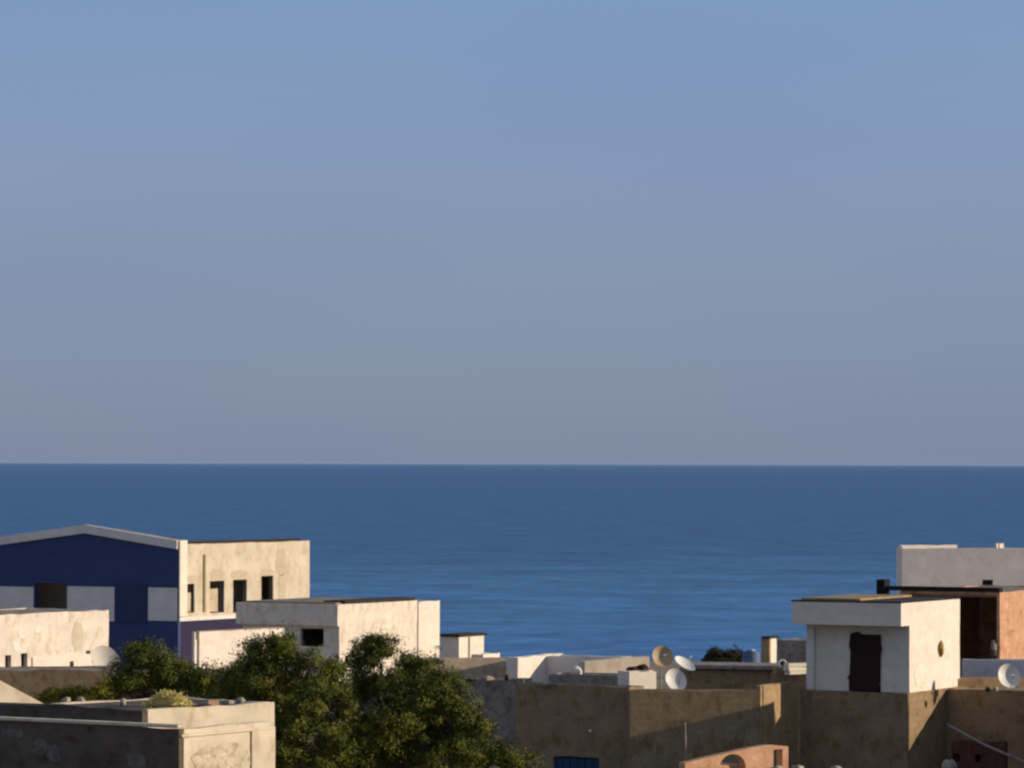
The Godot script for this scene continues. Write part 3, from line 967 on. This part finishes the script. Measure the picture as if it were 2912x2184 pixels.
func right_side() -> void:
	# base block and stair house
	var hb := house("brown_house", "dark lower house under the white stair house", "house", Vector3(14.053, 8.84, -148), -27, 3.671, 7, 3.028, {"m": M.earth_wall, "uneven": 0.008})
	var ytop := 11.868
	var s := house("stair_house", "white stair house with overhanging top and rusty door", "house", Vector3(14.153, 11.87, -148.4), -27, 3.927, 4.99, 2.424, {"m": M.white, "front": [[-2.236, 0, -1.087, 2.014]]})
	var la := 3.927
	var lb := 4.99
	var y0 := 2.426
	var y1 := 3.2
	front_box(s, "canopy", [-la - 0.28, y0 - 0.04, 0.006, y1], -lb, 0.82, M.white, 0.004)
	front_box(s, "pilaster", [-la, 0.01, -la + 0.3, y0 - 0.003], 0.003, 0.12, M.grey_white)
	front_box(s, "lintel", [-3.626, 2.231, -1.966, 2.345], 0.003, 0.1, M.grey_white)
	front_box(s, "coping", [-la - 0.3, y1 + 0.003, 0.02, y1 + 0.05], -lb, 0.84, M.dark_wood, 0.01)
	front_box(s, "roof", [-la - 0.1, y1 + 0.054, -la * 0.45, y1 + 0.12], -lb + 0.3, 0.3, M.tan_wall, 0.01)
	var dq: Array = [-2.236, 0, -1.087, 2.014]
	# rusty door leaf standing ajar, its metal edge bent
	var ds := begin()
	var dw: float = dq[2] - dq[0]
	slab(ds, PackedVector2Array([Vector2(-0.05, 0.02), Vector2(dw * 0.93, 0.02), Vector2(dw * 0.97, 0.5), Vector2(dw, 1.3), Vector2(dw + 0.06, 1.55), Vector2(dw + 0.02, 1.66), Vector2(dw, dq[3] + 0.03), Vector2(dw * 0.4, dq[3] + 0.03), Vector2(dw * 0.25, dq[3] + 0.12), Vector2(0.0, dq[3] + 0.06), Vector2(-0.06, 1.62), Vector2(0.0, 1.45), Vector2(-0.03, 0.6), Vector2(-0.12, 0.5), Vector2(-0.06, 0.42)]), 0.04)
	var door := part(ds, "door", M.rust, s)
	door.position = Vector3(dq[0], 0, 0.07)
	var vq: Array = [2.685, 1.153, 3.458, 1.738]
	var vs := begin()
	lump(vs, Vector3(0.0, (vq[1] + vq[3]) * 0.5, -(vq[0] + vq[2]) * 0.5), Vector3(0.07, (vq[3] - vq[1]) * 0.5, (vq[2] - vq[0]) * 0.42), 21, 0.2)
	var v := part(vs, "render_patch", M.ochre, s)
	v.set_meta("label", "ochre patch of loose render on the sunlit side")
	# wall running towards the camera on the right, at the level of the base
	house("corner_house", "dark house wall filling the bottom right corner", "house", Vector3(23.796, 8.84, -147.298), -27, 8.988, 6, 3.016, {"m": M.earth_wall, "uneven": 0.02})
	# brick house with a deep dark porch
	var bh := house("brick_house", "orange brick house with a deep black porch right of the stair house", "house", Vector3(18.841, 8.418, -161), -27, 4.112, 8.401, 6.648, {"m": M.terracotta, "front": [[-3.672, 2.0, -0.12, 6.54]]})
	front_box(bh, "porch_beam", [-4.878, 6.648 + 0.004, 0.02, 6.798 + 0.02], -0.3, 0.12, M.dark_steel, 0.01)
	front_box(bh, "porch_post", [-4.687, 6.35 - 3.0, -5.026, 6.974], -0.24, 0.13, M.dark_steel, 0.02)
	# pale house behind, with its lit rear parapet and chimney
	var ph := house("pale_house", "pale grey house with sunlit roof edge at the right", "house", Vector3(27.564, 6.987, -205), 5, 8.477, 1.6, 8.881, {"m": M.grey_white, "front": [[-4.501, 7.033, -3.959, 7.36]]})
	var rp := house("roof_parapet", "bright sunlit strip of parapet on the pale house roof", "wall", Vector3(22.06, 15.818, -206.5), 25, 3.131, 0.4, 0.178, {"m": M.white})
	house("roof_chimney", "small sunlit chimney on the pale house roof", "chimney", Vector3(23.881, 15.823, -205.4), -40, 0.165, 0.626, 0.269, {"m": M.white})
	side_patch(s, [0.476, 0.073, 1.85, 1.079], 31, M.patch_pale)
	# blue grey parapet, tan wall and dish below the brick house
	house("blue_grey_parapet", "blue grey parapet below the brick house", "wall", Vector3(20.976, 8.58, -156), -8, 4.118, 1.2, 4.073, {"m": M.blue_grey, "uneven": 0.03})
	house("tan_roof_wall", "low tan wall before the blue grey parapet", "wall", Vector3(19.851, 8.665, -153.4), 12, 3.623, 1, 3.489, {"m": M.tan_wall})
	dish("round white dish at the right edge", Vector3(17.852, 11.659, -150.6), 16.0, 0.46, 0.66, 20.0, M.dish_white)
	for q in [["clay_pot", "small dark pot on the corner house wall top", M.dark_wood, 17.065, 0.1], ["pale_pot", "small pale pot left of the round dish", M.stone, 17.332, 0.11]]:
		var ps := begin()
		lump(ps, Vector3(0, 0.08, 0), Vector3(q[4], 0.1, q[4]), 77, 0.1)
		var po := part(ps, q[0], q[2], self)
		po.position = Vector3(q[3], 11.868 + 0.0, -149.5)
		tag(po, q[1], "pot")
	var cl := begin()
	lump(cl, Vector3(0, 0.0, 0), Vector3(0.09, 0.38, 0.05), 61, 0.5)
	var clo := part(cl, "hanging_cloth", M.grey_wall, self)
	clo.position = Vector3(18.59, 12.86, -160.85)
	tag(clo, "pale cloth hanging inside the black porch", "cloth")
	# bottom right: red brick stub with two holes, leaning pole, post, sack
	house("red_brick_stub", "dark red brick wall stub with two square holes", "wall", Vector3(16.064, 9.23, -136), -20, 1.785, 0.5, 1.705, {"m": M.brick_red, "front": [[-1.701, 1.044, -1.478, 1.343], [-0.972, 1.041, -0.761, 1.316]], "uneven": 0.06})
	var lp := begin()
	tube(lp, [Vector3(14.366, 11.431, -137.5), Vector3(15.288, 10.945, -134.8), Vector3(16.602, 10.408, -133.5)], [0.035, 0.04, 0.04], 8)
	var lpo := part(lp, "leaning_pole", M.grey_wall, self)
	tag(lpo, "long pale pole slanting down to the right across the dark wall", "pole")
	var pp := begin()
	tube(pp, [Vector3(0, 0, 0), Vector3(0.02, 1.684, 0)], [0.1, 0.09], 8)
	var ppo := part(pp, "wooden_post", M.brick_red, self)
	ppo.position = Vector3(15.809, 9.275, -134.6)
	tag(ppo, "reddish post under the slanting pole", "post")
	var sk := begin()
	lump(sk, Vector3(0, 0.17, 0), Vector3(0.24, 0.22, 0.18), 15, 0.5)
	var sko := part(sk, "white_sack", M.stone, self)
	sko.position = Vector3(14.035, 10.117, -134.0)
	tag(sko, "pale sack left of the red brick stub", "sack")
	var sp := begin()
	box(sp, Vector3(-0.5, 0, -0.4), Vector3(0.5, 0.844, 0.4), 0.03)
	var spo := part(sp, "stone_step", M.earth_wall, self)
	spo.position = Vector3(14.035, 9.295, -134.0)
	tag(spo, "dark step under the pale sack", "step")
	# neighbour just out of frame that shades the bottom right corner
	house("neighbour_house", "neighbouring house just outside the right edge", "house", Vector3(26.0, 9.1, -132.6), 0.0, 6.6, 15.1, 4.8, {"m": M.concrete})

func vegetation() -> void:
	var gname := "green trees in the middle"
	tree("leafy_tree", "small dark leafy tree right of the brown wall, left of the others", "tree", Vector3(-10.908, 9.458, -129.0), [[Vector3(-11.452, 13.792, -129), Vector3(0.87, 0.674, 0.772)], [Vector3(-12.048, 13.465, -129), Vector3(0.653, 0.598, 0.626)], [Vector3(-10.582, 13.578, -129), Vector3(0.87, 0.653, 0.762)], [Vector3(-11.014, 12.979, -129), Vector3(1.414, 0.653, 1.033)], [Vector3(-9.711, 13.2, -129), Vector3(0.87, 0.653, 0.762)], [Vector3(-9.275, 12.821, -129), Vector3(0.87, 0.544, 0.707)], [Vector3(-11.445, 12.11, -129), Vector3(1.523, 0.762, 1.142)]], 850, 55, 0.08, 101, M.leaf, 0.14, gname)
	tree("leafy_tree", "tall leafy tree in front of the shaded face of the white block", "tree", Vector3(-6.829, 9.62, -124.0), [[Vector3(-6.675, 14.462, -124), Vector3(0.784, 0.544, 0.664)], [Vector3(-7.457, 14.095, -124), Vector3(0.732, 0.68, 0.706)], [Vector3(-7.977, 13.467, -124), Vector3(0.837, 0.732, 0.784)], [Vector3(-6.202, 13.681, -124), Vector3(1.046, 0.837, 0.941)], [Vector3(-6.93, 12.948, -124), Vector3(1.569, 1.046, 1.307)], [Vector3(-5.988, 12.221, -124), Vector3(1.255, 1.15, 1.203)], [Vector3(-6.82, 11.385, -124), Vector3(1.673, 0.941, 1.307)], [Vector3(-5.358, 11.284, -124), Vector3(0.941, 0.732, 0.837)], [Vector3(-5.154, 12.849, -124), Vector3(0.627, 0.837, 0.732)], [Vector3(-8.392, 12.945, -124), Vector3(0.837, 0.627, 0.732)], [Vector3(-5.47, 13.578, -124), Vector3(0.627, 0.627, 0.627)]], 2000, 55, 0.08, 202, M.leaf, 0.17, gname)
	tree("leafy_tree", "broadest leafy tree in the centre, before the grey house", "tree", Vector3(-3.437, 9.555, -126.0), [[Vector3(-4.022, 14.327, -126), Vector3(0.85, 0.489, 0.669)], [Vector3(-4.392, 13.69, -126), Vector3(0.903, 0.85, 0.877)], [Vector3(-3.118, 13.587, -126), Vector3(0.956, 0.744, 0.85)], [Vector3(-3.858, 12.631, -126), Vector3(1.594, 1.169, 1.381)], [Vector3(-2.266, 12.848, -126), Vector3(1.169, 0.85, 1.009)], [Vector3(-2.687, 11.681, -126), Vector3(1.806, 1.063, 1.434)], [Vector3(-1.415, 11.896, -126), Vector3(0.85, 0.903, 0.877)], [Vector3(-4.172, 11.359, -126), Vector3(1.381, 0.85, 1.116)], [Vector3(-3.428, 10.937, -126), Vector3(1.594, 0.638, 1.116)], [Vector3(-5.022, 11.886, -126), Vector3(0.638, 0.85, 0.744)], [Vector3(-1.943, 11.153, -126), Vector3(1.063, 0.638, 0.85)]], 2300, 55, 0.08, 303, M.leaf, 0.18, gname)
	tree("low_shrub", "low shrub under the blue gate at the foot of the broad tree", "shrub", Vector3(-0.152, 9.393, -131.0), [[Vector3(-0.586, 10.696, -131), Vector3(0.994, 0.663, 0.829)], [Vector3(0.297, 10.588, -131), Vector3(0.773, 0.497, 0.635)], [Vector3(-1.358, 10.584, -131), Vector3(0.884, 0.663, 0.773)]], 300, 45, 0.08, 404, M.leaf, 0.06, "shrubs")
	tree("yellow_green_shrub", "yellowish shrub growing along the brown wall on the left", "shrub", Vector3(-14.551, 9.1, -140.0), [[Vector3(-15.135, 12.078, -140), Vector3(0.708, 0.307, 0.508)], [Vector3(-14.369, 12.162, -140), Vector3(0.708, 0.378, 0.543)], [Vector3(-13.721, 12.258, -140), Vector3(0.472, 0.472, 0.472)]], 300, 45, 0.08, 505, M.leaf, 0.06, "shrubs", Color(0.10, 0.10, 0.01), Color(0.24, 0.205, 0.02))
